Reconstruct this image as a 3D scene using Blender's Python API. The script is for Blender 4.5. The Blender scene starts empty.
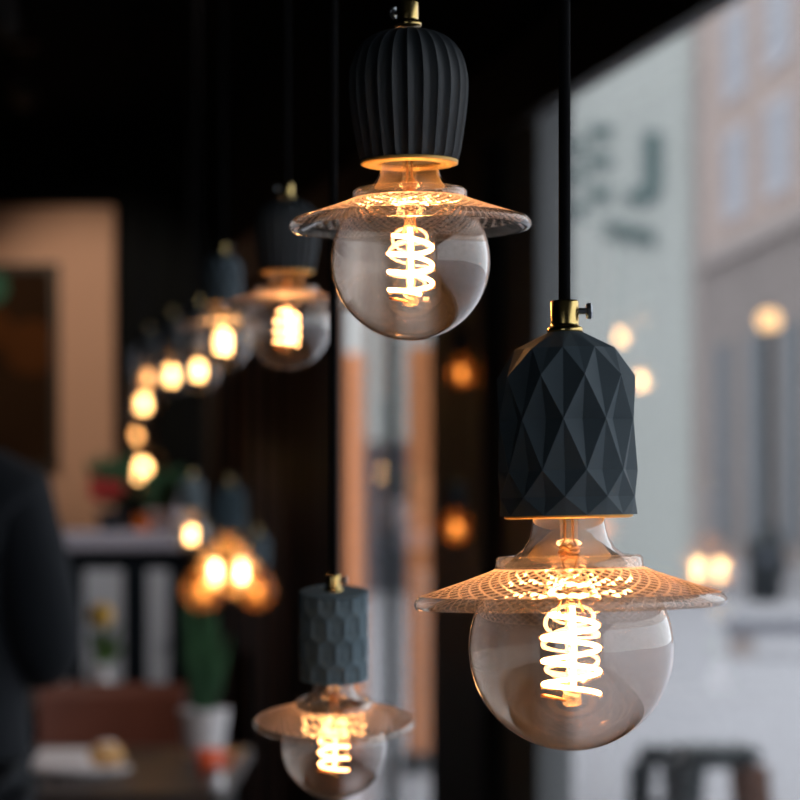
import bpy, math, random
from mathutils import Vector, Matrix
random.seed(7)
PI=math.pi
COL=bpy.context.scene.collection
F=2600.0; CZ=1.25; HY=520.0
def P(px,py,Y): return Vector(((px-400)/F*Y, Y, CZ+(HY-py)/F*Y))

# ---------------------------------------------------------------- materials
def mat(name, col=(.5,.5,.5), rough=.6, metal=0, noise=0, nscale=8, bump=0, spec=.5):
    m=bpy.data.materials.new(name); m.use_nodes=True
    nt=m.node_tree; b=nt.nodes['Principled BSDF']
    b.inputs['Base Color'].default_value=(*col,1); b.inputs['Roughness'].default_value=rough
    b.inputs['Metallic'].default_value=metal; b.inputs['Specular IOR Level'].default_value=spec
    if noise or bump:
        tc=nt.nodes.new('ShaderNodeTexCoord'); n=nt.nodes.new('ShaderNodeTexNoise')
        n.inputs['Scale'].default_value=nscale; n.inputs['Detail'].default_value=6
        nt.links.new(tc.outputs['Object'],n.inputs['Vector'])
        if noise:
            r=nt.nodes.new('ShaderNodeMapRange'); r.inputs['To Min'].default_value=1-noise; r.inputs['To Max'].default_value=1+noise
            mx=nt.nodes.new('ShaderNodeMix'); mx.data_type='RGBA'; mx.blend_type='MULTIPLY'; mx.inputs['Factor'].default_value=1
            mx.inputs['A'].default_value=(*col,1)
            nt.links.new(n.outputs['Fac'],r.inputs['Value']); nt.links.new(r.outputs['Result'],mx.inputs['B'])
            nt.links.new(mx.outputs['Result'],b.inputs['Base Color'])
        if bump:
            bp=nt.nodes.new('ShaderNodeBump'); bp.inputs['Strength'].default_value=bump; bp.inputs['Distance'].default_value=.001
            nt.links.new(n.outputs['Fac'],bp.inputs['Height']); nt.links.new(bp.outputs['Normal'],b.inputs['Normal'])
    return m
def emis(name,col,st):
    m=bpy.data.materials.new(name); m.use_nodes=True; nt=m.node_tree; nt.nodes.clear()
    o=nt.nodes.new('ShaderNodeOutputMaterial'); e=nt.nodes.new('ShaderNodeEmission')
    e.inputs['Color'].default_value=(*col,1); e.inputs['Strength'].default_value=st
    nt.links.new(e.outputs[0],o.inputs[0]); return m
def thin_glass(name, tint=(1,1,1), haze=.03, hazecol=(1,.9,.8), ior=1.45, gboost=1.0, fwd=0):
    """thin-walled clear glass: lets light through, mirrors by Fresnel, faint film that scatters"""
    m=bpy.data.materials.new(name); m.use_nodes=True; nt=m.node_tree; nt.nodes.clear(); N=nt.nodes.new; L=nt.links.new
    o=N('ShaderNodeOutputMaterial'); t=N('ShaderNodeBsdfTransparent'); t.inputs[0].default_value=(*tint,1)
    g=N('ShaderNodeBsdfGlossy'); g.inputs['Roughness'].default_value=.0; g.inputs['Color'].default_value=(1,1,1,1)
    f=N('ShaderNodeFresnel'); f.inputs['IOR'].default_value=ior
    geo=N('ShaderNodeNewGeometry')   # same Fresnel from both sides of the thin wall
    ab=N('ShaderNodeMath'); ab.operation='MULTIPLY'; ab.inputs[1].default_value=gboost; ab.use_clamp=True
    bk=N('ShaderNodeMix'); bk.data_type='FLOAT'
    f2=N('ShaderNodeFresnel'); 
    # on backfaces blender inverts the ior, so feed 1/ior there
    inv=N('ShaderNodeMix'); inv.data_type='FLOAT'; inv.inputs['A'].default_value=ior; inv.inputs['B'].default_value=1/ior
    L(geo.outputs['Backfacing'],inv.inputs['Factor']); L(inv.outputs['Result'],f.inputs['IOR'])
    nt.nodes.remove(bk); nt.nodes.remove(f2)
    L(f.outputs[0],ab.inputs[0])
    a=N('ShaderNodeMixShader'); L(ab.outputs[0],a.inputs[0]); L(t.outputs[0],a.inputs[1]); L(g.outputs[0],a.inputs[2])
    tr=N('ShaderNodeBsdfTranslucent'); tr.inputs[0].default_value=(*hazecol,1)
    b=N('ShaderNodeMixShader'); b.inputs[0].default_value=haze
    L(a.outputs[0],b.inputs[1]); L(tr.outputs[0],b.inputs[2]); L(b.outputs[0],o.inputs[0])
    if fwd>0:
        rf=N('ShaderNodeBsdfRefraction'); rf.inputs['IOR'].default_value=1.04; rf.inputs['Roughness'].default_value=.5; rf.inputs['Color'].default_value=(1,.62,.36,1)
        c2=N('ShaderNodeMixShader'); c2.inputs[0].default_value=fwd; L(b.outputs[0],c2.inputs[1]); L(rf.outputs[0],c2.inputs[2]); L(c2.outputs[0],o.inputs[0])
    if haze>0:
        n=N('ShaderNodeTexNoise'); n.inputs['Scale'].default_value=45; n.inputs['Detail'].default_value=8
        tc=N('ShaderNodeTexCoord'); L(tc.outputs['Object'],n.inputs['Vector'])
        r=N('ShaderNodeMapRange'); r.inputs['From Min'].default_value=.35; r.inputs['From Max'].default_value=.7
        r.inputs['To Min'].default_value=haze*.5; r.inputs['To Max'].default_value=haze*1.5
        L(n.outputs['Fac'],r.inputs['Value']); L(r.outputs[0],b.inputs[0])
    return m
def cut_glass(name,col,clear=.2,haze=.06):
    m=bpy.data.materials.new(name); m.use_nodes=True; nt=m.node_tree; nt.nodes.clear(); N=nt.nodes.new; L=nt.links.new
    o=N('ShaderNodeOutputMaterial'); g=N('ShaderNodeBsdfGlass'); g.inputs['Color'].default_value=(*col,1)
    g.inputs['IOR'].default_value=1.5; g.inputs['Roughness'].default_value=.0
    t=N('ShaderNodeBsdfTransparent'); t.inputs[0].default_value=(*col,1)
    tr=N('ShaderNodeBsdfTranslucent'); tr.inputs[0].default_value=(1,.80,.70,1)
    a=N('ShaderNodeMixShader'); a.inputs[0].default_value=clear; L(g.outputs[0],a.inputs[1]); L(t.outputs[0],a.inputs[2])
    b=N('ShaderNodeMixShader'); b.inputs[0].default_value=haze; L(a.outputs[0],b.inputs[1]); L(tr.outputs[0],b.inputs[2])
    L(b.outputs[0],o.inputs[0]); return m

M={}
M['slate']=mat('slate_concrete',(.072,.100,.120),.62,noise=.12,nscale=60,bump=.15,spec=.35)
M['blue_slate']=mat('blue_slate_concrete',(.12,.18,.22),.7,noise=.12,nscale=60,bump=.15,spec=.3)
M['char']=mat('charcoal_concrete',(.030,.036,.042),.5,noise=.1,nscale=60,bump=.1,spec=.45)
M['brass']=mat('brass',(.72,.52,.20),.24,metal=1)
M['steel']=mat('steel',(.35,.38,.42),.3,metal=1)
M['cord']=mat('black_cord',(.005,.005,.006),.85,spec=.1)
M['bulb']=thin_glass('bulb_glass',(.84,.79,.76),.008,(1,.72,.48),1.5,2.6,.035)
M['inner']=thin_glass('shade_underside',(1,.95,.91),.03,(1,1,1),1.5,1.5)
M['gilt']=mat('gilt_rim',(.85,.55,.18),.5,metal=.5)
M['stem']=thin_glass('stem_glass',(1,.97,.92),.14,(1,.8,.5),1.5,1.2)
M['amber']=thin_glass('amber_glass',(1,.78,.52),.34,(1,.52,.20),1.45,1)
M['shade']=cut_glass('pressed_glass',(1,.95,.91),.35,.02)
M['ridge']=cut_glass('pressed_glass_ridge',(1,.90,.84),.08,.66)
M['fil']=emis('filament_glow',(1,.50,.18),65)
M['fil_mid']=emis('soft_filament_glow',(1,.50,.19),20)
M['fil_far']=emis('far_filament_glow',(1,.58,.22),30)
M['fil_low']=emis('dim_filament_glow',(1,.40,.10),8)
M['fil_dim']=emis('orange_filament_glow',(1,.48,.16),13)
M['fil_amber']=emis('amber_filament_glow',(1,.70,.40),70)
M['copper']=mat('copper_wire',(.8,.35,.15),.35,metal=1)
M['pane']=thin_glass('window_glass',(.97,.985,.98),0,(1,1,1),1.5,1.2)
M['dark_wall']=mat('dark_wall',(.006,.0085,.011),.9,noise=.3,nscale=2,spec=.1)
M['ceil']=mat('dark_ceiling',(.004,.006,.008),.95,spec=.05)
M['frame']=mat('black_frame',(.010,.009,.009),.5)
M['daylit_edge']=mat('daylit_grey_frame',(.16,.165,.17),.6)  # lighter grey carries the daylight falling on the mullion edge
M['woodpanel']=mat('brown_panel',(.16,.07,.04),.55,noise=.4,nscale=4)
M['plaster']=mat('pink_plaster',(.62,.42,.33),.85,noise=.06,nscale=3)
M['floor']=mat('dark_floor',(.06,.045,.035),.5,noise=.3,nscale=3)
M['street']=mat('pale_paving',(.40,.39,.415),.85,noise=.08,nscale=1.2)
M['whitewall']=mat('white_render',(.58,.60,.57),.9,noise=.05,nscale=.6)
M['pinkwall']=mat('pink_render',(.50,.395,.355),.9,noise=.07,nscale=.6)
M['pinktrim']=mat('stone_trim',(.42,.36,.34),.9)
M['sign']=mat('sign_letters',(.13,.19,.19),.8)
M['winglass']=mat('far_window_glass',(.36,.37,.43),.3)
M['darkglass']=mat('dark_shop_glass',(.07,.08,.10),.45)
M['winframe']=mat('far_window_frame',(.58,.56,.60),.7)
M['orange']=mat('orange_reflection',(.92,.34,.13),.7,noise=.15,nscale=3)  # glow of the warm window reflections is put into this orange
M['blacksteel']=mat('black_steel',(.03,.037,.042),.45)
M['rust']=mat('rusty_steel',(.13,.06,.04),.6,noise=.4,nscale=12)
M['lampglobe']=emis('street_lamp_glow',(1,.58,.28),3.2)
M['canvas']=mat('dark_painting',(.025,.014,.008),.9,spec=.05,noise=.6,nscale=3)
M['tabletop']=mat('dark_table',(.045,.032,.028),.4,noise=.3,nscale=6)
M['counter']=mat('grey_counter',(.34,.33,.37),.5)
M['panel']=mat('pale_panel',(.42,.44,.45),.6)
M['leather']=mat('brown_leather',(.16,.045,.025),.5,noise=.2,nscale=10)
M['white']=mat('white_ceramic',(.80,.76,.77),.4)
M['bread']=mat('bread_crust',(.62,.36,.15),.8,noise=.2,nscale=30)
M['redcup']=mat('red_ceramic',(.70,.10,.03),.4)
M['leaf']=mat('green_leaf',(.025,.09,.035),.6,noise=.3,nscale=20)
M['leaf2']=mat('bright_leaf',(.12,.25,.06),.6)
M['red']=mat('red_petal',(.40,.02,.02),.7)
M['yellow']=mat('yellow_petal',(.85,.50,.08),.7)
M['navy']=mat('navy_wool',(.004,.006,.010),.95,noise=.2,nscale=50)
M['skin']=mat('skin',(.55,.30,.22),.55)
M['hair']=mat('dark_hair',(.02,.013,.01),.6)
M['candle']=emis('candle_flame',(1,.4,.15),.5)
M['green_patch']=mat('green_paint',(.05,.16,.12),.9,spec=.05)  # flat green paint of a canvas patch
M['orange_paint']=mat('orange_paint',(.07,.028,.01),.9,spec=.05)

# ---------------------------------------------------------------- mesh helpers
class MB:
    def __init__(s): s.v=[]; s.f=[]
    def add(s,v,f):
        o=len(s.v); s.v+= [tuple(a) for a in v]; s.f+=[tuple(i+o for i in q) for q in f]; return s
    def box(s,a,b,rot=None,org=None):
        x0,y0,z0=a; x1,y1,z1=b
        v=[Vector(p) for p in ((x0,y0,z0),(x1,y0,z0),(x1,y1,z0),(x0,y1,z0),(x0,y0,z1),(x1,y0,z1),(x1,y1,z1),(x0,y1,z1))]
        if rot is not None: v=[rot@p for p in v]
        if org is not None: v=[p+Vector(org) for p in v]
        return s.add(v,[(0,3,2,1),(4,5,6,7),(0,1,5,4),(1,2,6,5),(2,3,7,6),(3,0,4,7)])
    def lathe(s,prof,n=48,mat=None,cap0=False,cap1=False,closed=False,rf=None):
        v=[];f=[];k=len(prof)
        for (r,z) in prof:
            for i in range(n):
                a=2*PI*i/n; rr=r*(rf(a,z) if rf else 1)
                v.append(Vector((rr*math.cos(a),rr*math.sin(a),z)))
        if mat is not None: v=[mat@p for p in v]
        for j in range(k if closed else k-1):
            j2=(j+1)%k
            for i in range(n):
                f.append((j*n+i,j*n+(i+1)%n,j2*n+(i+1)%n,j2*n+i))
        if cap0: f.append(tuple(reversed(range(n))))
        if cap1: f.append(tuple((k-1)*n+i for i in range(n)))
        return s.add(v,f)
    def tube(s,pts,r,n=8,cap=True):
        pts=[Vector(p) for p in pts]; k=len(pts); v=[];f=[]
        rr=r if isinstance(r,(list,tuple)) else [r]*k
        t=(pts[1]-pts[0]).normalized(); u=t.orthogonal().normalized()
        for j in range(k):
            t=(pts[min(j+1,k-1)]-pts[max(j-1,0)]).normalized()
            u=(u-t*u.dot(t)).normalized(); w=t.cross(u)
            for i in range(n):
                a=2*PI*i/n; v.append(pts[j]+(u*math.cos(a)+w*math.sin(a))*rr[j])
        for j in range(k-1):
            for i in range(n): f.append((j*n+i,j*n+(i+1)%n,(j+1)*n+(i+1)%n,(j+1)*n+i))
        if cap: f.append(tuple(reversed(range(n)))); f.append(tuple((k-1)*n+i for i in range(n)))
        return s.add(v,f)
    def ball(s,c,r,n=16,sq=(1,1,1)):
        prof=[(math.sin(PI*j/(n//2))*1.0,-math.cos(PI*j/(n//2))) for j in range(n//2+1)]
        prof[0]=(1e-4,-1); prof[-1]=(1e-4,1)
        m=Matrix.Translation(Vector(c))@Matrix.Diagonal((r*sq[0],r*sq[1],r*sq[2],1))
        return s.lathe(prof,n,m,True,True)
    def mesh(s,name,smooth=False):
        me=bpy.data.meshes.new(name); me.from_pydata(s.v,[],s.f); me.update()
        if smooth:
            me.polygons.foreach_set('use_smooth',[True]*len(me.polygons))
        return me
    def build(s,name,m,parent=None,smooth=False,bevel=0):
        return ob(name,s.mesh(name,smooth),m,parent,bevel)
def ob(name,me,m,parent=None,bevel=0):
    o=bpy.data.objects.new(name,me); COL.objects.link(o)
    if m is not None and not me.materials: me.materials.append(m)
    if parent is not None: o.parent=parent
    if bevel:
        b=o.modifiers.new('bevel','BEVEL'); b.width=bevel; b.segments=2; b.limit_method='ANGLE'
    return o
def tag(o,label=None,cat=None,group=None,kind=None):
    if label: o['label']=label
    if cat: o['category']=cat
    if group: o['group']=group
    if kind: o['kind']=kind
    return o
def thing(name,loc,label,cat,group=None,rz=0):
    o=bpy.data.objects.new(name,None); COL.objects.link(o); o.location=loc; o.rotation_euler.z=rz; o.empty_display_size=.05
    return tag(o,label,cat,group)
def struct(name,mb,m,bevel=0):
    return tag(mb.build(name,m,None,bevel=bevel),kind='structure')

# ---------------------------------------------------------------- pendant meshes (local unit: front-lamp pixels -> metres; z=0 at bulb bottom)
U=.095/204.0
def Z(py): return (750-py)*U
CEIL=2.95

def lattice(rows,n,inset,parity0,name,top_cap=True):
    """faceted body: rows (radius, z); vertices alternate node / pushed-in centre"""
    mb=MB(); v=[]; f=[]
    for j,(r,z) in enumerate(rows):
        for i in range(2*n):
            a=PI*i/n+.26+.26
            node=((i+j+parity0)%2==0)
            rr=r if node else r*(1-inset[j])
            v.append((rr*math.cos(a),rr*math.sin(a),z))
    m=2*n
    for j in range(len(rows)-1):
        for i in range(m):
            a=j*m+i; b=j*m+(i+1)%m; c=(j+1)*m+(i+1)%m; d=(j+1)*m+i
            if (i+j+parity0)%2==0: f+= [(a,b,c),(a,c,d)]     # node diag a-c
            else: f+= [(a,b,d),(b,c,d)]
    f.append(tuple(reversed(range(m)))); f.append(tuple((len(rows)-1)*m+i for i in range(m)))
    mb.add(v,f); return mb.mesh(name)
def holder_diamond():
    R=69.5*U
    ROT=.26
    rows=[(R*.985,Z(516)),(R,Z(498)),(R,Z(472)),(R,Z(422)),(R*.995,Z(379)),(52*U,Z(351)),(17*U,Z(333.5))]
    me=lattice(rows,10,[.03,.10,.12,.17,.15,.08,0],0,'holder')
    # true polygons: the inset rows make folded diamonds
    return me
def holder_tulip(n=24,seg=10):
    k=1/.775
    prof=[(46.5,157),(49,150),(52,132),(55,112),(57,92),(57.2,76),(55,62),(50.5,49),(44,40),(35,33),(24,28.5),(15,27)]
    # resample with catmull-like interpolation
    pts=[]
    for j in range(len(prof)-1):
        p0=prof[max(j-1,0)];p1=prof[j];p2=prof[j+1];p3=prof[min(j+2,len(prof)-1)]
        for q in range(3):
            t=q/3
            c=[.5*((2*p1[i])+(-p0[i]+p2[i])*t+(2*p0[i]-5*p1[i]+4*p2[i]-p3[i])*t*t+(-p0[i]+3*p1[i]-3*p2[i]+p3[i])*t**3) for i in (0,1)]
            pts.append(tuple(c))
    pts.append(prof[-1])
    pp=[(r*1.04*k*U,(256.5-y)*k*U+102*U) for r,y in pts]
    mb=MB(); d=.075
    mb.lathe(pp,n*seg,cap0=True,cap1=True,rf=lambda a,z:1-d*abs(math.sin(n*a/2))**.8)
    return mb.mesh('holder',False)
def holder_hex(n=12):
    R=66*U; zb=Z(514); zt=Z(345)
    mb=MB(); rowsn=4; ph=(zt-zb)/(rowsn-.5)   # pitch between row centres
    def pt(a,z,r=1): return Vector((R*r*math.cos(a),R*r*math.sin(a),min(max(z,zb),zt)))
    w=PI/n
    for j in range(-1,rowsn+1):
        for i in range(n):
            a=2*PI*i/n+(w if j%2 else 0)+.1; z=zb+ph*(j+.25)
            h1=ph*.38; h2=ph*.62
            hexv=[pt(a,z+h2),pt(a-w,z+h1),pt(a-w,z-h1),pt(a,z-h2),pt(a+w,z-h1),pt(a+w,z+h1)]
            zc=max(min(z,zt),zb)
            inn=[]
            for q in hexv:
                qa=q; c=pt(a,z,.90)
                inn.append(c+(q-c)*.55)
            inn=[Vector((p.x*.985,p.y*.985,p.z)) for p in inn]
            v=hexv+inn; f=[]
            for q in range(6): f.append((q,(q+1)%6,6+(q+1)%6,6+q))
            f.append(tuple(range(6,12)))
            if z-h2<zt-1e-6 and z+h2>zb+1e-6: mb.add(v,f)
    mb.lathe([(R*.99,zb),(R*.5,zb)],24); mb.lathe([(R*.985,zt),(R*.9,zt+2*U),(12*U,zt+2.5*U)],24,cap1=True)
    return mb.mesh('holder')
def bulb_mesh(n=64):
    prof=[(30,502),(34,512),(35.5,520),(37,530),(40,540),(46,549),(55,556),(65,563),(71.5,571)]
    a0=math.asin(76/102.)
    for k in range(0,31):
        th=a0+(PI-a0)*k/30
        prof.append((max(102*math.sin(th),.2),648-102*math.cos(th)))
    mb=MB(); mb.lathe([(r*U,Z(y)) for r,y in reversed(prof)],n); return mb.mesh('bulb',True)
SHADE_FM=[]
def shade_mesh(n=46,rows=12):
    """pressed glass hat: raised collar, cone with a raised net of crossed ridges around sunk diamonds, smooth underside"""
    v=[];f=[];fm=[];m=2*n
    def pt(i,j,dy=0):
        t=j/rows; r=74+(150-74)*t; y=569+(595-569)*(t**.92)+dy; a=2*PI*i/m
        return (r*U*math.cos(a),r*U*math.sin(a),Z(y))
    for j in range(rows+1):
        for i in range(m): v.append(pt(i,j,-.9))
    base=(rows+1)*m
    g=lambda i,j: j*m+i%m
    for j in range(rows+1):
        for i in range(m):
            if (i+j)%2: continue
            if j==0: f.append((g(i-1,0),g(i,1),g(i+1,0))); fm.append(2); continue
            if j==rows: f.append((g(i-1,j),g(i+1,j),g(i,j-1))); fm.append(2); continue
            cs=[(i-1,j),(i,j+1),(i+1,j),(i,j-1)]; k=.78; q=len(v)
            for ci,cj in cs: v.append(pt(i+(ci-i)*k,j+(cj-j)*k,-.3))
            v.append(pt(i,j,1.8))
            for e in range(4):
                e2=(e+1)%4
                f.append((g(*cs[e]),g(*cs[e2]),q+e2,q+e)); fm.append(2)
                f.append((q+e,q+e2,q+4)); fm.append(0)
    mb=MB(); nv=len(v)
    prof=[(153,597),(155.3,600),(155.5,604),(153.5,607),(149,607.5),(140,604),(110,590),(84,581),(73.5,577),(70.5,572),(70,565),(68,560),(62,557.5),(62,555.5),(70,556),(73,559),(73.2,564)]
    for r,y in prof:
        for i in range(m):
            a=2*PI*i/m; v.append((r*U*math.cos(a),r*U*math.sin(a),Z(y)))
    k=len(prof); last=rows*m; nf=len(f)
    ring=[last]+[nv+q*m for q in range(k)]+[0]
    for q in range(len(ring)-1):
        for i in range(m):
            f.append((ring[q]+i,ring[q+1]+i,ring[q+1]+(i+1)%m,ring[q]+(i+1)%m)); fm.append(1)
    mb.add(v,f); me=mb.mesh('shade')
    # smooth underside and rim only
    me.polygons.foreach_set('use_smooth',[i>=nf for i in range(len(me.polygons))])
    SHADE_FM.extend(fm)
    return me
def filament_mesh(turns=3.6,n=120,tr=2.3,r=28):
    mb=MB(); pts=[]
    for k in range(n+1):
        t=k/n; a=2*PI*turns*t+2.2
        rr=r*(.62+.38*min(1,t*5)) if t<.2 else r
        pts.append((rr*U*math.cos(a),rr*U*math.sin(a),Z(611+83*t+3*math.sin(a))))
    mb.tube(pts,tr*U,8)
    mb.tube([(2*U,-2*U,Z(606)),(3*U,-2*U,Z(650)),(1*U,-2*U,Z(690))],2.6*U,8)
    return mb.mesh('filament',True)
def stem_mesh():
    mb=MB()
    mb.lathe([(r*U,Z(y)) for r,y in ((4,706),(9,705),(9.5,702),(9,690),(5.5,686),(5,640),(5.5,600),(7,572),(9,560),(12,553),(9,547),(9,520),(11,508))],20,cap0=True)
    return mb.mesh('stem',True)
def wire_mesh(s):
    return MB().tube([(s*4*U,0,Z(515)),(s*4*U,0,Z(540)),(s*9*U,2*U,Z(548)),(s*3*U,s*4*U,Z(552)),(s*8*U,0,Z(557)),(s*5*U,0,Z(570)),(s*9*U,0,Z(600)),(s*13*U,0,Z(612))],1.3*U,6).mesh('support_wire',True)
def coil_mesh():
    pts=[((7+3*math.sin(k*1.7))*U*math.cos(k*.8),(7+3*math.sin(k*1.7))*U*math.sin(k*.8),Z(546+13*k/30+2*math.sin(k*2.3))) for k in range(31)]
    return MB().tube(pts,1.7*U,6).mesh('wire_coil',True)
def lead_mesh():
    return MB().tube([(-31*U,-8*U,Z(694)),(-20*U,-5*U,Z(696)),(-6*U,0,Z(700))],1.8*U,6).mesh('lead_end',True)
def grip_mesh(top,y0=0):
    mb=MB()
    mb.lathe([(17.5*U,Z(top+1)),(18*U,Z(top-1)),(17.5*U,Z(top-4)),(14.5*U,Z(top-5)),(14*U,Z(top-8)),(14.2*U,Z(top-29)),(13*U,Z(top-31)),(6*U,Z(top-31.5))],32,cap0=True,cap1=True)
    return mb.mesh('cord_grip',True)
def screw_mesh(top,side):
    mb=MB(); m=Matrix.Rotation(PI/2*side,4,'Y'); m=Matrix.Translation((0,0,Z(top-20)))@m
    mb.lathe([(3.2*U,12*U),(3.2*U,21*U),(7*U,21.5*U),(8*U,23*U),(8*U,26*U),(6*U,27.5*U)],14,m,True,True)
    return mb.mesh('screw')
def gasket_mesh():
    mb=MB(); mb.lathe([(60*U,Z(513)),(64*U,Z(514)),(64*U,Z(518)),(60*U,Z(519)),(43*U,Z(519)),(41*U,Z(514))],48,closed=True); return mb.mesh('rim_ring',True)

ME={'diamond':holder_diamond(),'tulip':holder_tulip(),'hex':holder_hex(),
    'bulb':bulb_mesh(),'shade':shade_mesh(),'fil':filament_mesh(),'stem':stem_mesh(),'wire':wire_mesh(1),'wire2':wire_mesh(-1),'coil':coil_mesh(),'lead':lead_mesh(),
    'grip':grip_mesh(333),'grip_t':grip_mesh(346),'grip_h':grip_mesh(343),'screwH':screw_mesh(343,1),'screwR':screw_mesh(333,1),'screwL':screw_mesh(346,-1),'gasket':gasket_mesh()}
HM={'diamond':'slate','tulip':'char','hex':'blue_slate'}
MESHC={}
def shared(key,m):
    k=(key,m)
    if k not in MESHC:
        me=ME[key].copy(); me.materials.clear(); me.materials.append(M[m]); MESHC[k]=me
        if key=='shade':
            me.materials.append(M['inner']); me.materials.append(M['ridge']); me.polygons.foreach_set('material_index',SHADE_FM)
    return MESHC[k]
def pendant(px,py,Y,scale,kind,label,group=None,shade=True,glass='bulb',fil='fil',tilt=0,screw=1,gasket=True,rz=0,hmat=None,cordr=6,double=False,yaw_h=0,name='pendant_lamp',roll=0):
    """px,py: where the centre of the bulb's globe stands; the lamp hangs from the ceiling on its cord"""
    c=P(px,py,Y); base=c-Vector((0,0,102*U*scale))
    t=thing(name,base,label,'lamp',group)
    T=Matrix.Translation((0,0,102*U*scale))@Matrix.Rotation(roll,4,'Y')@Matrix.Rotation(tilt,4,'X')@Matrix.Translation((0,0,-102*U*scale))@Matrix.Rotation(rz,4,'Z')@Matrix.Scale(scale,4)
    def part(nm,key,m,parent=t,extra=None):
        o=ob(nm,shared(key,m),None,parent); 
        if parent is t: o.matrix_local=T@(extra or Matrix.Identity(4))
        return o
    g={'tulip':'grip_t','hex':'grip_h'}.get(kind,'grip'); top={'tulip':346,'hex':343}.get(kind,333)
    part('holder',kind,hmat or HM[kind],extra=Matrix.Rotation(yaw_h,4,'Z'))
    gp=part('cord_grip',g,'brass'); part('screw',{'tulip':'screwL','hex':'screwH'}.get(kind,'screwR'),'steel',gp)
    if gasket: part('rim_ring','gasket','gilt', extra=(Matrix.Translation((0,0,Z(6)-Z(0)))@Matrix.Scale(.98,4,(1,0,0))@Matrix.Scale(.98,4,(0,1,0))) if kind=='tulip' else None)
    b=part('bulb','bulb',glass); part('stem','stem','stem',b); part('support_wire','wire','copper',b); part('support_wire','wire2','copper',b)
    if Y<3: part('wire_coil','coil','copper',b); part('lead_end','lead','copper',b)
    if double:
        for s in (-1,1):
            f=ob('filament',shared('fil',fil),None,b); f.location=(s*50*U,0,0); f.scale=(.5,.5,.9)
    else: part('filament','fil',fil,b)
    if shade: part('shade','shade','shade')
    tp=T@Vector((0,0,Z(top-30)))
    mb=MB(); z1=CEIL-base.z
    mb.tube([tp,(tp.x,tp.y,tp.z+.02),(tp.x,tp.y,z1)],cordr*U*scale,12); mb.build('cord',M['cord'],t,True)
    mb=MB(); mb.lathe([(.045,z1-.022),(.05,z1-.018),(.05,z1)],24,Matrix.Translation((tp.x,tp.y,0)),True,True); mb.build('ceiling_rose',M['cord'],t)
    return t

pendant(571,648,1.205,1,'diamond','pendant lamp with faceted diamond slate holder and large clear globe, nearest and largest lamp',roll=-.019)
pendant(410.5,261,1.3205,.85,'tulip','pendant lamp with fluted tulip charcoal holder over sharp clear globe, hanging at top centre',rz=-.8,roll=-.012)
pendant(334,746,1.631,.70,'hex','low hanging pendant lamp with blue grey hexagon dimpled cylinder holder at bottom',fil='fil_mid',gasket=False,tilt=.17,cordr=7.5)
pendant(287,326,2.10,.74,'tulip','blurred pendant lamp with fluted dark holder and clear globe, left behind the top centre lamp',fil='fil_mid')
pendant(223,341,3.25,.75,'diamond','small blurred lamp with domed holder and flat glass shade, left of the fluted blurred lamp',fil='fil_far')
G='bare bulb lamps in the receding row'
for px,py,Y,sc,lab,fl in ((198,370,4.5,.78,'glowing bare bulb lamp in the receding row, just left below the small shaded lamp','fil_far'),
    (171,375,7.35,1.15,'glowing bare bulb lamp, second in the receding row','fil_far'),
    (148,378,7.9,1.0,'dim small glowing bulb lamp at the row bend, above the brighter lower bulbs','fil_dim'),
    (143,403,8.7,1.3,'bright round bulb lamp just below the dim bulb at the row bend','fil_far'),
    (136,435,9.2,1.0,'dim orange bulb lamp between two brighter bulbs in the descending row','fil_dim'),
    (142,470,10.2,2.0,'large bright bulb lamp hanging lowest in the row, above the red flowers','fil_far')):
    pendant(px,py,Y,sc,'diamond',lab,G,shade=False,fil=fl,gasket=False,hmat='char')
pendant(191,534,5.2,.78,'diamond','small lamp with slim holder and glowing bulb, left of the amber glass lamps',shade=False,fil='fil_far')
pendant(228,568,6.6,1.45,'diamond','amber glass lamp with blue grey domed holder and two glowing filaments',None,shade=False,glass='amber',fil='fil_amber',double=True,hmat='blue_slate')
pendant(203,590,7.5,1.25,'diamond','amber glass lamp half hidden at left of the two filament amber lamp',shade=False,glass='amber',fil='fil_low')
pendant(256,590,8.1,1.2,'diamond','dim amber glass lamp half hidden at right of the two filament amber lamp',shade=False,glass='amber',fil='fil_low')
pendant(461,373,6.3,.75,'diamond','orange glowing lamp standing in for a reflection at the black window post, upper one',shade=False,fil='fil_low',glass='amber',hmat='char',gasket=False)  # this pair of lamps is added in place of orange reflections
pendant(456,528,6.12,.75,'diamond','orange glowing lamp standing in for a reflection at the black window post, lower one',shade=False,fil='fil_low',glass='amber',hmat='char',gasket=False)

for x,y,z in ((-2.208,10.34,2.03),(-1.894,9.61,2.0)):  # unseen lamps, added so that their reflections show in the pane
    pendant(400+x/y*F,HY-(z-CZ)/y*F,y,1.6,'diamond','bare bulb lamp added out of view for its reflection in the big window pane','lamps added for reflections in the window pane',shade=False,fil='fil_far',gasket=False)
# ---------------------------------------------------------------- room shell
LW=1.5; ang=math.radians(11.8); D=Vector((-math.sin(ang),math.cos(ang),0)); NN=Vector((math.cos(ang),math.sin(ang),0))
RW=Matrix((( D.x,NN.x,0),(D.y,NN.y,0),(0,0,1)))   # local (s, outward, z) -> world
def wbox(mb,s0,s1,n0,n1,z0,z1): return mb.box((s0,LW+n0,z0),(s1,LW+n1,z1),rot=RW)
def wp(s,n): return RW@Vector((s,LW+n,0))
def s_at(px):
    k=(px-400)/F; return (NN.x-k*NN.y)*LW/(-D.x+k*D.y)
YB=11.2; XL=-3.6; YR=-2.6
HEAD=CZ+.618*(LW+.2)
a=wp(-3.2,.2); b=wp(11.3,.2)
mb=MB(); mb.add([(XL,YR,0),(a.x,YR,0),(a.x,a.y,0),(b.x,YB,0),(XL,YB,0)],[(0,1,2,3,4)]); struct('floor',mb,M['floor'])
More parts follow.
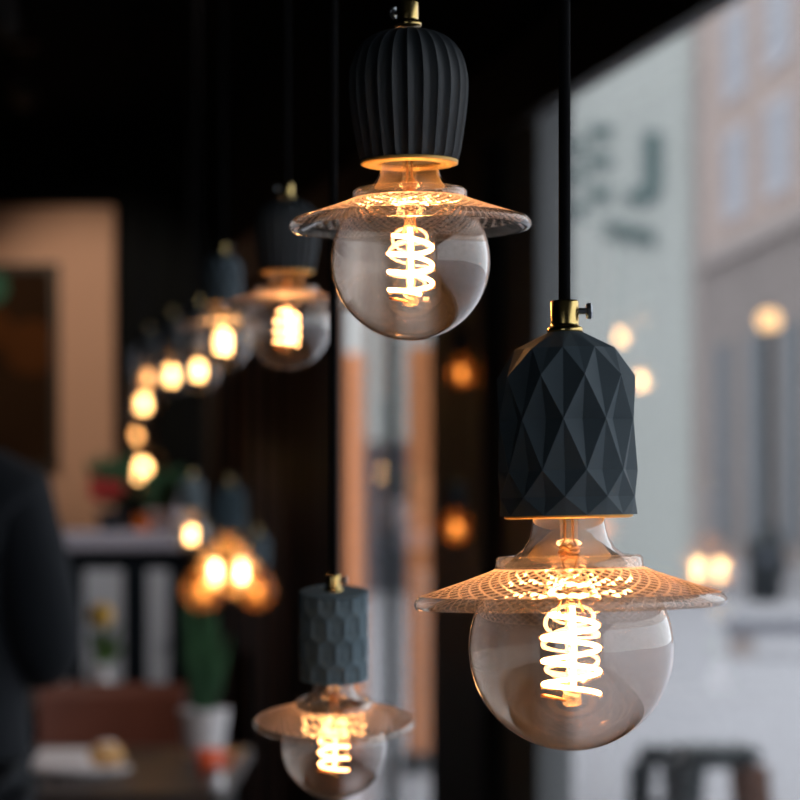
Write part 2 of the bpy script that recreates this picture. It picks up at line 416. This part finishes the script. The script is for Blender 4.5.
mb=MB(); mb.add([(XL,YR,CEIL),(a.x+.3,YR,CEIL),(b.x+.3,YB,CEIL),(XL,YB,CEIL)],[(3,2,1,0)])
mb.add([(XL,YR,CEIL+.2),(a.x+.3,YR,CEIL+.2),(b.x+.3,YB,CEIL+.2),(XL,YB,CEIL+.2)],[(0,1,2,3)]); struct('ceiling',mb,M['ceil'])
mb=MB(); mb.box((XL-.2,YB,0),(b.x+.3,YB+.2,CEIL+.2)); struct('wall_back',mb,M['dark_wall'])
mb=MB(); mb.box((XL-.2,YR-.2,0),(XL,YB,CEIL+.2)); struct('wall_left',mb,M['dark_wall'])
mb=MB()   # rear wall with a window opening
mb.box((XL,YR-.2,0),(-1.5,YR,CEIL)); mb.box((-.5,YR-.2,0),(a.x+.2,YR,CEIL)); mb.box((-1.5,YR-.2,0),(-.5,YR,.8)); mb.box((-1.5,YR-.2,2.3),(-.5,YR,CEIL))
struct('wall_rear',mb,M['dark_wall'])
mb=MB(); mb.box((-1.5,YR-.12,.8),(-.5,YR-.11,2.3)); struct('window_3',mb,M['pane'])
sA=s_at(532); sB=s_at(494); sC=s_at(442); sD=s_at(338)
mb=MB(); wbox(mb,-3.2,11.35,0,.2,HEAD,CEIL); struct('wall_right',mb,M['dark_wall'])
mb=MB(); wbox(mb,-3.2,sB,0,.16,0,.25); wbox(mb,sC,sD,0,.16,0,.25); struct('baseboard_right',mb,M['frame'])
mb=MB(); wbox(mb,sD,11.35,0,.03,0,HEAD); struct('wall_panelled',mb,M['woodpanel'])
mb=MB()
for k in range(9):
    s0=sD+.1+k*.36; wbox(mb,s0,s0+.07,-.035,0,0,HEAD)
struct('trim_1',mb,M['frame'])
mb=MB(); wbox(mb,sB,sC,-.03,.16,0,HEAD); struct('trim_2',mb,M['frame'])
mb=MB(); wbox(mb,sA+.02,sB,.02,.10,0,HEAD); struct('trim_3',mb,M['daylit_edge'])
mb=MB(); wbox(mb,-3.2,11.3,-.04,0,CZ+.618*(LW-.04),HEAD+.03); struct('trim_4',mb,M['frame'])
mb=MB(); wbox(mb,-3.2,sA+.02,.06,.066,.25,HEAD); struct('window_1',mb,M['pane'])
mb=MB(); wbox(mb,sC,sD,.06,.066,.25,HEAD); struct('window_2',mb,M['pane'])
# slim window bars in the far window
mb=MB(); s0=s_at(372); wbox(mb,s0,s0+.04,.05,.075,.25,HEAD); struct('trim_5',mb,M['frame'])
# pale plaster panel of the back wall
mb=MB(); x0=-2.6; x1=P(115,0,YB).x; mb.box((x0,YB-.06,0),(x1,YB,P(0,208,YB).z)); struct('wall_plaster',mb,M['plaster'])

# painting
p0=P(-120,470,YB-.06); p1=P(60,264,YB-.06)
t=thing('painting',(p1.x-.4,YB-.06,p0.z),'dark brown painting in a black frame hanging on the pale pink plaster wall','picture')
w=.38; h=p1.z-p0.z
mb=MB(); mb.box((-w,-.02,.02),(w,-.001,h-.02)); cv=mb.build('canvas',M['canvas'],t)
mb=MB(); 
for a_,b_ in (((-w-.02,-.04,0),(w+.02,0,.03)),((-w-.02,-.04,h-.03),(w+.02,0,h)),((-w-.02,-.04,.03),(-w+.01,0,h-.03)),((w-.01,-.04,.03),(w+.02,0,h-.03))): mb.box(a_,b_)
mb.build('picture_frame',M['frame'],t)
mb=MB(); mb.ball((.11,-.022,h-.10),.07,20,(1,.06,1.1)); mb.build('paint_patch',M['green_patch'],cv,True)
mb=MB(); mb.ball((.12,-.022,h-.28),.08,20,(1,.06,1.1)); mb.ball((.28,-.022,h-.36),.12,20,(1,.05,1)); mb.build('paint_patch',M['orange_paint'],cv,True)

# ---------------------------------------------------------------- outside
mb=MB(); mb.add([(-60,-20,-.01),(120,-20,-.01),(120,160,-.01),(-60,160,-.01)],[(0,1,2,3)]); tag(mb.build('ground',M['street']),kind='structure')
YW=45
t=thing('white_building',P(520,520,YW)*Vector((1,1,0)) if False else (P(500,0,YW).x,YW,0),'pale grey white rendered building wall across the street behind the lettering','building')
xr=P(693,0,YW).x-t.location.x
mb=MB(); mb.box((-9,0,-.01),(xr,9,16)); mb.build('wall',M['whitewall'],t)
mb=MB(); mb.box((xr,-.15,-.01),(xr+.12,.1,16)); mb.build('downpipe',M['pinktrim'],t)
mb=MB(); mb.box((-7,-.05,0),(-4,.02,3.2)); mb.box((-3.2,-.05,0),(-1.5,.02,2.6)); mb.build('door',M['darkglass'],t)
# letters on the white wall
t=thing('wall_sign',P(620,245,YW-.06),'dark green grey lettering and blocks painted large on the pale wall','sign')
def L(px,py): q=P(px,py,YW-.06)-t.location; return q
def rect(nm,x0,y0,x1,y1,sl=0):
    a_=L(x0,y1); b_=L(x1,y0); mb=MB()
    mb.add([(a_.x,-.03,a_.z),(b_.x,-.03,a_.z-sl),(b_.x,-.03,b_.z-sl),(a_.x,-.03,b_.z),(a_.x,.05,a_.z),(b_.x,.05,a_.z-sl),(b_.x,.05,b_.z-sl),(a_.x,.05,b_.z)],[(0,1,2,3),(7,6,5,4),(0,4,5,1),(1,5,6,2),(2,6,7,3),(3,7,4,0)])
    return mb.build(nm,M['sign'],t)
for y in (126,155,188): rect('block',589,y,611,y+12)
for y in (141,169,204): rect('block',572,y,585,y+12)
mb=MB(); pts=[(644,132),(661,132),(661,190),(656,201),(646,205),(627,203),(627,190),(640,190),(644,186)]
v=[Vector((L(*q).x,-.03,L(*q).z)) for q in pts]; v+=[q+Vector((0,.08,0)) for q in v]; n=len(pts)
mb.add(v,[tuple(range(n)),tuple(reversed(range(n,2*n)))]+[(i,(i+1)%n,n+(i+1)%n,n+i) for i in range(n)]); mb.build('letter',M['sign'],t)
for k in range(6): rect('letter',606+k*8.5,220+k*1.6+(k%2)*2,612.5+k*8.5,236+k*1.8,.02)

# pink building
DF=Vector((-.085,.996,0)).normalized(); O0=Vector((10.8,70,0)); NF=Vector((-DF.y,DF.x,0))   # NF points to street
if NF.x>0: NF=-NF
def ft(px): k=(px-400)/F; return (O0.x-k*O0.y)/(-DF.x+k*DF.y)
RF=Matrix(((DF.x,NF.x,0),(DF.y,NF.y,0),(0,0,1)))
t=thing('pink_building',O0,'pale pink rendered townhouse with rows of windows across the street','building')
def fb(mb,s0,s1,n0,n1,z0,z1): return mb.box((s0,n0,z0),(s1,n1,z1),rot=RF)
mb=MB(); fb(mb,-30,ft(690),-9,0,-.01,22); mb.build('facade',M['pinkwall'],t)
mb=MB(); fb(mb,-30,ft(690),0,.35,9.1,9.6); mb.build('ledge',M['pinktrim'],t)
mb=MB(); fb(mb,-30,ft(690),0,.12,-.01,9.1); mb.build('plinth',mat('brown_stone',(.30,.255,.24),.9,noise=.15,nscale=.5),t)
for (z0,z1) in ((10.6,12.7),(14.2,16.3),(17.8,19.9)):
    for s0 in (ft(746),ft(746)-5.6,ft(746)-11.2):
        mb=MB()
        s1=s0+2.5
        fb(mb,s0-.25,s1+.25,0,.10,z0-.25,z0); fb(mb,s0-.25,s1+.25,0,.10,z1,z1+.3); fb(mb,s0-.25,s0,0,.10,z0,z1); fb(mb,s1,s1+.25,0,.10,z0,z1); fb(mb,(s0+s1)/2-.08,(s0+s1)/2+.08,0,.09,z0,z1)
        wf=mb.build('window',M['winframe'],t)
        mb=MB(); fb(mb,s0,s1,.0,.04,z0,z1); mb.build('pane',M['winglass'],wf)
for s0 in (ft(736),ft(736)-4.4,ft(736)-8.8):
    mb=MB(); fb(mb,s0,s0+2.4,.10,.16,.6,6.6); mb.build('shop_window',M['darkglass'],t)
# street lamp
q=P(769,0,60); t=thing('street_lamp',(q.x,60,-.01),'black street lamp post with a glowing orange globe before the pink building','lamp')
zt=P(0,320,60).z
mb=MB(); mb.lathe([(.42,0),(.42,.3),(.25,.9),(.13,1.2),(.09,zt-.34),(.14,zt-.26),(.16,zt-.17)],20,cap0=True,cap1=True); mb.build('post',M['blacksteel'],t,True)
mb=MB(); mb.ball((0,0,zt),.26,24); mb.build('globe',M['lampglobe'],t,True)
mb=MB(); mb.lathe([(.16,zt+.17),(.1,zt+.27),(.02,zt+.4)],16,cap0=True,cap1=True); mb.build('cap',M['blacksteel'],t)
# bollard-like person-high bin near the lamp
q=P(765,0,40); t=thing('litter_bin',(q.x,40,-.01),'dark litter bin standing on the paving below the street lamp','bin')
mb=MB(); mb.lathe([(.26,0),(.29,.85),(.31,.86),(.31,.92),(.2,1.0)],20,cap0=True,cap1=True); mb.build('body',M['blacksteel'],t,True)
mb=MB(); mb.box((-.14,-.32,.6),(.14,-.27,.78)); mb.build('slot',M['darkglass'],t)
# stone bench
q=P(790,0,24); t=thing('stone_bench',(q.x,24,-.01),'low grey stone bench on the paving at the right edge','bench')
mb=MB(); mb.box((-.6,-.2,.20),(.8,.2,.34)); mb.build('seat',mat('grey_stone',(.22,.22,.25),.8),t,bevel=.02)
for sx in (-.45,.65):
    mb=MB(); mb.box((sx-.1,-.16,0),(sx+.1,.16,.20)); mb.build('leg',M['pinktrim'],t)
# orange columns added in place of warm reflections in the far window
def reflcol(px,w,z0,z1,label,Y=13):
    q=P(px,0,Y); t=thing('reflection_column',(q.x,Y,-.01),label,'column')
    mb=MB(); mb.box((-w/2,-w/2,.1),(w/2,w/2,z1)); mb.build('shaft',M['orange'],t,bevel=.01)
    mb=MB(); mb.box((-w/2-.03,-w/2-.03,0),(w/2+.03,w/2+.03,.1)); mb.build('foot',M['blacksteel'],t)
reflcol(353,.11,0,P(0,352,13).z,'slim orange column standing in for a warm reflection in the far window, beside the black cord')
reflcol(424,.17,0,P(0,345,13).z,'wide orange column standing in for a warm reflection in the far window, beside the black post')
# stool
def stool(px,Y,w,h,label,rz,leg2=None):
    q=P(px,0,Y); t=thing('metal_stool',(q.x,Y,-.01),label,'stool',rz=rz)
    mb=MB(); k=w/2; mb.box((-k,-k,h-.035),(k,k,h)); mb.box((-k*.92,-k*.92,h-.07),(k*.92,k*.92,h-.035)); mb.build('seat',M['blacksteel'],t,bevel=.012)
    for n_,(sx,sy) in enumerate(((1,1),(1,-1),(-1,1),(-1,-1))):
        mb=MB(); a_=Vector((sx*k*.85,sy*k*.85,h-.06)); b_=Vector((sx*k*1.15,sy*k*1.15,0)); r=.036
        v=[]
        for c_,rr in ((a_,r),(b_,r*.8)):
            v+=[c_+Vector((dx*rr,dy*rr,0)) for dx,dy in ((-1,-1),(1,-1),(1,1),(-1,1))]
        mb.add(v,[(0,1,2,3),(7,6,5,4),(0,4,5,1),(1,5,6,2),(2,6,7,3),(3,7,4,0)])
        mb.build('leg',M[leg2 if (leg2 and sx>0) else 'blacksteel'],t)
    mb=MB(); z=h*.42; e=k*1.0
    for a_,b_ in (((-e,-e),(e,-e)),((e,-e),(e,e)),((e,e),(-e,e)),((-e,e),(-e,-e))): mb.tube([(a_[0],a_[1],z),(b_[0],b_[1],z)],.012,6)
    mb.build('stretcher',M['blacksteel'],t)
stool(717,9.1,.26,.47,'square black metal stool with rusty right legs on the pavement',.12,'rust')
stool(658,9.9,.14,.40,'lower black metal stool partly behind the square rusty stool',-.25)

# ---------------------------------------------------------------- left interior
def table(x0,x1,y0,y1,h,label,m,th=.035):
    t=thing('table',((x0+x1)/2,(y0+y1)/2,0),label,'table'); a_=(x1-x0)/2; b_=(y1-y0)/2
    mb=MB(); mb.box((-a_,-b_,h-th),(a_,b_,h)); mb.build('tabletop',m,t,bevel=.006)
    for sx in (-1,1):
        for sy in (-1,1):
            mb=MB(); cx=sx*(a_-.06); cy=sy*(b_-.06); mb.box((cx-.025,cy-.025,0),(cx+.025,cy+.025,h-th)); mb.build('leg',M['blacksteel'],t)
    return t
TH=.75
table(-1.45,P(236,0,5.2).x,4.75,5.75,TH,'dark brown cafe table with plate and white pot at lower left',M['tabletop'])
table(-1.35,-.72,7.0,7.8,TH,'small dark table with the yellow flower behind the leather chair',M['tabletop'])
# plates with bread
q=P(80,775,5.05); t=thing('plate',(q.x,5.05,TH),'oval white serving plate on the dark table at lower left','plate')
mb=MB(); mb.lathe([(.055,0),(.06,.004),(.098,.014),(.10,.018),(.097,.019),(.06,.008),(.01,.007)],40,Matrix.Diagonal((1,.7,1,1)),True,True); mb.build('dish',M['white'],t,True)
mb=MB(); mb.lathe([(.097,.0185),(.1015,.018),(.1015,.021),(.097,.021)],40,Matrix.Diagonal((1,.7,1,1)),closed=True); mb.build('rim',M['white'],t,True)
t=thing('folded_napkin',(q.x-.035,5.05,TH+.019),'white folded napkin lying on the left of the serving plate','napkin')
mb=MB(); mb.box((-.055,-.04,0),(.055,.04,.02)); mb.box((-.05,-.03,.02),(.05,.04,.035)); mb.build('cloth',M['white'],t,bevel=.006)
t=thing('bread_roll',(q.x+.05,5.06,TH+.02),'golden bread roll on the right of the white serving plate','bread')
mb=MB(); mb.ball((0,0,.022),.032,20,(1.1,.9,.75)); mb.build('crust',M['bread'],t,True)
mb=MB(); mb.tube([(-.018,-.01,.044),(0,-.004,.0475),(.018,.004,.044)],.003,6); mb.build('score_line',M['white'],t,True)
# chair
q=P(115,0,6.1); t=thing('leather_chair',(q.x,6.05,0),'brown leather cafe chair with low curved back behind the dark table','chair')
ht=P(0,682,6.1).z
mb=MB()
n=14; v=[];f=[]
for i in range(n+1):
    x=-.17+.34*i/n; yb=.22-.5*x*x*2
    for (dy,z) in ((0,.52),(0,ht-.03),(.02,ht),(.05,ht-.03),(.05,.52)): v.append((x,yb+dy-.22,z))
for i in range(n):
    for k in range(5): f.append((i*5+k,(i+1)*5+k,(i+1)*5+(k+1)%5,i*5+(k+1)%5))
f.append((0,1,2,3,4)); f.append(tuple(n*5+k for k in (4,3,2,1,0))); mb.add(v,f); mb.build('backrest',M['leather'],t)
mb=MB(); mb.box((-.2,-.02,.42),(.2,.36,.50)); mb.build('seat',M['leather'],t,bevel=.02)
for sx in (-1,1):
    for y_ in (.02,.32):
        mb=MB(); mb.tube([(sx*.16,y_,.43),(sx*.19,y_+(.03 if y_>.1 else -.03),0)],.014,8); mb.build('leg',M['blacksteel'],t)
    mb=MB(); mb.tube([(sx*.15,.0,.44),(sx*.15,-.01,.60)],.012,8); mb.build('back_support',M['blacksteel'],t)
# potted leafy plant
def leaf(mb,base,tip,w,bend=.02,n=6):
    base=Vector(base);tip=Vector(tip); d=tip-base; side=d.cross(Vector((0,1,.2))).normalized(); v=[];f=[]; up=side.cross(d).normalized()
    for i in range(n+1):
        t=i/n; c=base+d*t+up*bend*math.sin(PI*t); ww=w*math.sin(PI*(.08+.9*t))**.8
        v+= [c-side*ww, c+up*ww*.3, c+side*ww, c-up*.0008]
    for i in range(n):
        for k in range(4): f.append((i*4+k,i*4+(k+1)%4,(i+1)*4+(k+1)%4,(i+1)*4+k))
    mb.add(v,f)
q=P(204,750,5.5); t=thing('potted_plant',(q.x,5.5,TH),'leafy green plant in a white pot on the dark table','plant')
mb=MB(); mb.lathe([(.038,0),(.04,.004),(.053,.095),(.055,.10),(.051,.10),(.048,.085)],32,cap0=True,cap1=True); mb.build('pot',M['white'],t,True)
mb=MB()
for k in range(26):
    a_=random.uniform(0,2*PI); r=random.uniform(.01,.06); leaf(mb,(r*.3*math.cos(a_),r*.3*math.sin(a_),.09),(r*math.cos(a_)*1.1,r*math.sin(a_),random.uniform(.22,.34)),.008,.01)
mb.build('leaves',M['leaf'],t)
q=P(210,775,5.1); t=thing('red_cup',(q.x,5.1,TH),'small orange red cup on the dark table before the white pot','cup')
mb=MB(); mb.lathe([(.02,0),(.022,.003),(.028,.05),(.0255,.05),(.02,.006)],24,cap0=True,cap1=True); mb.build('cup_body',M['redcup'],t,True)
mb=MB(); mb.tube([(.026,0,.042),(.040,0,.036),(.040,0,.018),(.024,0,.012)],.0035,8); mb.build('handle',M['redcup'],t,True)
q=P(216,0,4.85); t=thing('salt_shaker',(q.x,4.85,TH),'small white shaker on the near table edge below the red cup','shaker')
mb=MB(); mb.lathe([(.017,0),(.018,.002),(.014,.025)],20,cap0=True,cap1=True); mb.build('body',M['white'],t,True)
mb=MB(); mb.lathe([(.0145,.025),(.014,.032),(.006,.037)],20,cap0=True,cap1=True); mb.build('cap',M['steel'],t,True)
# yellow flower in vase
q=P(100,0,7.2); t=thing('flower_vase',(q.x,7.2,TH),'yellow flower with green leaves in a small vase behind the leather chair','vase')
mb=MB(); mb.lathe([(.03,0),(.035,.01),(.03,.06),(.018,.09),(.02,.1)],20,cap0=True,cap1=True); mb.build('vase_body',M['white'],t,True)
mb=MB(); 
for k in range(8):
    a_=k*.8; leaf(mb,(0,0,.09),(.05*math.cos(a_)+.02,.05*math.sin(a_),.15+.01*k),.010)
mb.tube([(0,0,.09),(0,0,.22)],.003,6); mb.build('leaves',M['leaf2'],t)
mb=MB()
for k in range(9):
    a_=2*PI*k/9; leaf(mb,(0,0,.205),(.035*math.cos(a_),.02*math.sin(a_),.255),.014,.01)
mb.ball((0,0,.235),.036,12); mb.build('petals',M['yellow'],t)
# counter cabinet
Yc=9.4; xa=-1.65; xb=P(190,0,Yc).x; zt=P(0,531,Yc).z
t=thing('counter_cabinet',((xa+xb)/2,Yc+.25,0),'tall dark cabinet with pale door panels and a grey worktop','cabinet'); hw=(xb-xa)/2
mb=MB(); mb.box((-hw,-.25,zt-.07),(hw,.25,zt)); mb.build('worktop',M['counter'],t,bevel=.01)
mb=MB(); mb.box((-hw+.03,-.21,0),(hw-.03,.22,zt-.07)); mb.build('body',M['dark_wall'],t)
cx=t.location.x
for (pa,pb) in ((-6,28),(45,66),(84,122),(147,168)):
    mb=MB(); mb.box((P(pa,0,Yc).x-cx,-.235,.1),(P(pb,0,Yc).x-cx,-.21,zt-.14)); d=mb.build('door',M['panel'],t)
    mb=MB(); mb.ball((P(pb-5,0,Yc).x-cx,-.245,.8),.012,10); mb.build('knob',M['steel'],d,True)
# flowers on the counter
def bush(px,Y,zb,w,h,n,label,flowers=0,pot='blacksteel',nm='potted_flowers'):
    q=P(px,0,Y); t=thing(nm,(q.x,Y,zb),label,'plant')
    mb=MB(); mb.lathe([(.045,0),(.06,.07),(.063,.075),(.055,.07)],24,cap0=True,cap1=True); mb.build('pot',M[pot],t,True)
    mb=MB()
    for k in range(n):
        a_=random.uniform(0,2*PI); r=random.uniform(.2,1)*w; z=random.uniform(.3,1)*h
        p=Vector((r*math.cos(a_),r*.6*math.sin(a_),.07+z)); b_=Vector((p.x*.35,p.y*.35,.07+z*.4)); leaf(mb,b_,p,.016,.01,4)
    mb.build('leaves',M['leaf'],t)
    for k in range(flowers):
        a_=2*PI*k/flowers; mb=MB(); c=Vector((.03+w*.45*math.cos(a_)-.05,-w*.3,.10+h*(.25+.1*math.sin(a_*2))))
        for j in range(7):
            e=2*PI*j/7; leaf(mb,c,c+Vector((.028*math.cos(e),-.01,.028*math.sin(e))),.010,.004,4)
        mb.ball(c,.018,10); mb.build('blossom',M['red'],t)
bush(112,Yc+.1,zt,.10,.22,70,'red flowers with dark green leaves in a pot on the grey worktop',5)
bush(163,Yc+.2,zt,.09,.17,60,'leafy green potted plant on the right end of the grey worktop',0,'white','green_plant')
q=P(184,0,Yc-.1); t=thing('white_jug',(q.x-.01,Yc+.06,zt),'white ceramic jug at the right end of the grey worktop','jug')
mb=MB(); mb.lathe([(.03,0),(.036,.02),(.034,.07),(.026,.10),(.03,.115)],24,cap0=True,cap1=True); mb.build('body',M['white'],t,True)
mb=MB(); mb.tube([(.03,0,.1),(.055,0,.09),(.055,0,.05),(.033,0,.035)],.005,8); mb.build('handle',M['white'],t,True)
q=P(137,0,Yc-.15); t=thing('candle_holder',(q.x,Yc+.06,zt),'small round amber tealight holder glowing on the grey worktop','candle')
mb=MB(); mb.lathe([(.02,0),(.032,.012),(.036,.035),(.03,.06),(.028,.06),(.033,.035),(.02,.005)],24,cap0=True,cap1=True); mb.build('glass',M['amber'],t,True)
mb=MB(); mb.lathe([(.018,.005),(.018,.02),(.002,.021)],16,cap0=True); mb.ball((0,0,.033),.010,12,(1,1,1.5)); mb.build('flame',M['candle'],t,True)

# ---------------------------------------------------------------- person (standing, back to us, at the left edge)
def skin(name,verts,edges,radii,m,parent,sub=2,root=0):
    me=bpy.data.meshes.new(name); me.from_pydata(verts,edges,[]); me.update()
    o=ob(name,me,m,parent)
    md=o.modifiers.new('skin','SKIN'); sk=me.skin_vertices[0].data if me.skin_vertices else None
    if sk is None:
        bpy.context.view_layer.objects.active=o
        bpy.ops.mesh.customdata_skin_add(); sk=me.skin_vertices[0].data
    for i,r in enumerate(radii): sk[i].radius=(r,r) if not isinstance(r,tuple) else r
    sk[root].use_root=True; md.use_smooth_shade=True
    s=o.modifiers.new('sub','SUBSURF'); s.levels=sub; s.render_levels=sub
    return o
YP=4.3; px0=P(-72,0,YP).x
t=thing('person',(px0,YP,0),'person in a dark navy coat standing with back turned at the left edge','person')
class G:
    def __init__(s): s.v=[];s.e=[];s.r=[]
    def p(s,co,r,frm=None):
        s.v.append(co); s.r.append(r)
        if frm is not None: s.e.append((frm,len(s.v)-1))
        return len(s.v)-1
g=G()
pel=g.p((0,0,.88),(.13,.10)); wst=g.p((0,0,1.02),(.115,.085),pel); ch=g.p((0,-.01,1.20),(.14,.10),wst); nb=g.p((0,0,1.34),(.07,.06),ch); nk=g.p((0,.01,1.41),.05,nb)
h1=g.p((0,.02,1.48),(.066,.075),nk); h2=g.p((0,.015,1.56),(.078,.092),h1); h3=g.p((0,.01,1.63),(.05,.06),h2)
for s in (-1,1):
    hp=g.p((s*.09,0,.82),.085,pel); kn=g.p((s*.10,.01,.46),.055,hp); an=g.p((s*.10,-.01,.09),.036,kn); ft_=g.p((s*.11,.13,.035),.033,an)
    sh=g.p((s*.14,-.005,1.28),.056,nb); el=g.p((s*.20,-.03,1.02),.042,sh); wr=g.p((s*.12,.20,1.02),.027,el); pm=g.p((s*.08,.26,1.03),.03,wr)
    for k in range(4):
        b_=g.p((s*(.075-.0),.285,1.055-.018*k),.0095,pm); c_=g.p((s*.05,.305,1.055-.018*k),.0088,b_); g.p((s*.025,.30,1.053-.018*k),.008,c_)
    th=g.p((s*.07,.25,1.065),.010,pm); g.p((s*.045,.27,1.08),.009,th)
skin('body',g.v,g.e,g.r,M['skin'],t)
g=G()
pel=g.p((0,0,.74),(.20,.14)); w0=g.p((0,0,.90),(.185,.13),pel); wst=g.p((0,0,1.04),(.175,.12),w0); ch=g.p((0,-.01,1.20),(.17,.125),wst); nb=g.p((0,0,1.33),(.10,.08),ch); g.p((0,.01,1.40),.066,nb)
for s in (-1,1):
    sh=g.p((s*.145,-.005,1.28),.078,nb); md_=g.p((s*.175,-.02,1.14),.078,sh); el=g.p((s*.205,-.03,1.02),.068,md_); g.p((s*.14,.16,1.01),.048,el)
skin('coat',g.v,g.e,g.r,M['navy'],t)
g=G()
pel=g.p((0,0,.86),(.14,.11))
for s in (-1,1):
    hp=g.p((s*.09,0,.78),.095,pel); kn=g.p((s*.10,.01,.46),.07,hp); g.p((s*.10,0,.09),.055,kn)
skin('trousers',g.v,g.e,g.r,M['navy'],t)
for s in (-1,1):
    g=G(); a_=g.p((s*.10,-.04,.05),.045); b_=g.p((s*.105,.06,.045),.045,a_); g.p((s*.11,.16,.035),.035,b_); skin('shoe',g.v,g.e,g.r,M['frame'],t)
g=G(); a_=g.p((0,-.03,1.50),(.075,.05)); b_=g.p((0,-.025,1.58),(.088,.085),a_); g.p((0,.0,1.66),(.06,.06),b_); c_=g.p((0,-.05,1.42),(.06,.035),a_)
skin('hair',g.v,g.e,g.r,M['hair'],t)

# ---------------------------------------------------------------- light
w=bpy.data.worlds.new('overcast'); bpy.context.scene.world=w; w.use_nodes=True; nt=w.node_tree
bg=nt.nodes['Background']; bg.inputs['Strength'].default_value=2.2
tc=nt.nodes.new('ShaderNodeTexCoord'); sp=nt.nodes.new('ShaderNodeSeparateXYZ'); cr=nt.nodes.new('ShaderNodeValToRGB')
cr.color_ramp.elements[0].color=(.66,.68,.73,1); cr.color_ramp.elements[1].color=(.95,.99,1.06,1)
nt.links.new(tc.outputs['Generated'],sp.inputs[0]); nt.links.new(sp.outputs['Z'],cr.inputs['Fac']); nt.links.new(cr.outputs[0],bg.inputs['Color'])

def fill_spot(x,y,tx,ty,tz,e,lab,col=(1,.72,.5),size=.8):  # spots added to brighten the plaster, cabinet and table
    t=thing('added_spotlight',(x,y,CEIL-.16),lab,'spotlight','added fill spotlights')
    mb=MB(); mb.tube([(0,0,.10),(0,0,.16)],.012,10); mb.lathe([(.05,.15),(.05,.16)],20,cap0=True,cap1=True); mb.build('mount',M['frame'],t)
    d=(Vector((tx,ty,tz))-Vector((x,y,CEIL-.16))).normalized(); m=d.to_track_quat('-Z','Y').to_matrix().to_4x4()
    mb=MB(); mb.lathe([(.04,-.07),(.042,-.07),(.045,.06),(.02,.09),(.001,.09),(.001,.08),(.038,.05)],24,m); mb.build('housing',M['frame'],t,True)
    l=bpy.data.lights.new('spot_bulb','SPOT'); l.energy=e; l.color=col; l.spot_size=size; l.spot_blend=.7; l.shadow_soft_size=.03
    o=bpy.data.objects.new('spot_bulb',l); COL.objects.link(o); o.parent=t; o.matrix_local=m@Matrix.Translation((0,0,-.02))
fill_spot(-1.35,9.3,-1.3,11.2,1.9,75,'black ceiling spotlight added to brighten the pink plaster wall and painting')
fill_spot(-1.2,7.9,-1.15,9.5,1.0,95,'black ceiling spotlight added to brighten the grey topped counter cabinet',(.95,.9,.95))
fill_spot(-.4,4.2,-.75,5.6,.75,42,'black ceiling spotlight added to brighten the cafe table with the white pot',(1,.85,.75))

# ---------------------------------------------------------------- camera
c=bpy.data.cameras.new('camera'); cam=bpy.data.objects.new('camera',c); COL.objects.link(cam); bpy.context.scene.camera=cam
cam.location=(0,0,CZ); cam.rotation_euler=(PI/2,0,0)
c.sensor_width=36; c.lens=F*36/800; c.shift_y=(HY-400)/800; c.clip_end=500; c.clip_start=.05
c.dof.use_dof=True; c.dof.focus_distance=1.235; c.dof.aperture_fstop=(c.lens/1000)/.0120
vs=bpy.context.scene.view_settings; vs.view_transform='Standard'; vs.look='None'; vs.gamma=1; vs.exposure=0; vs.use_curve_mapping=False
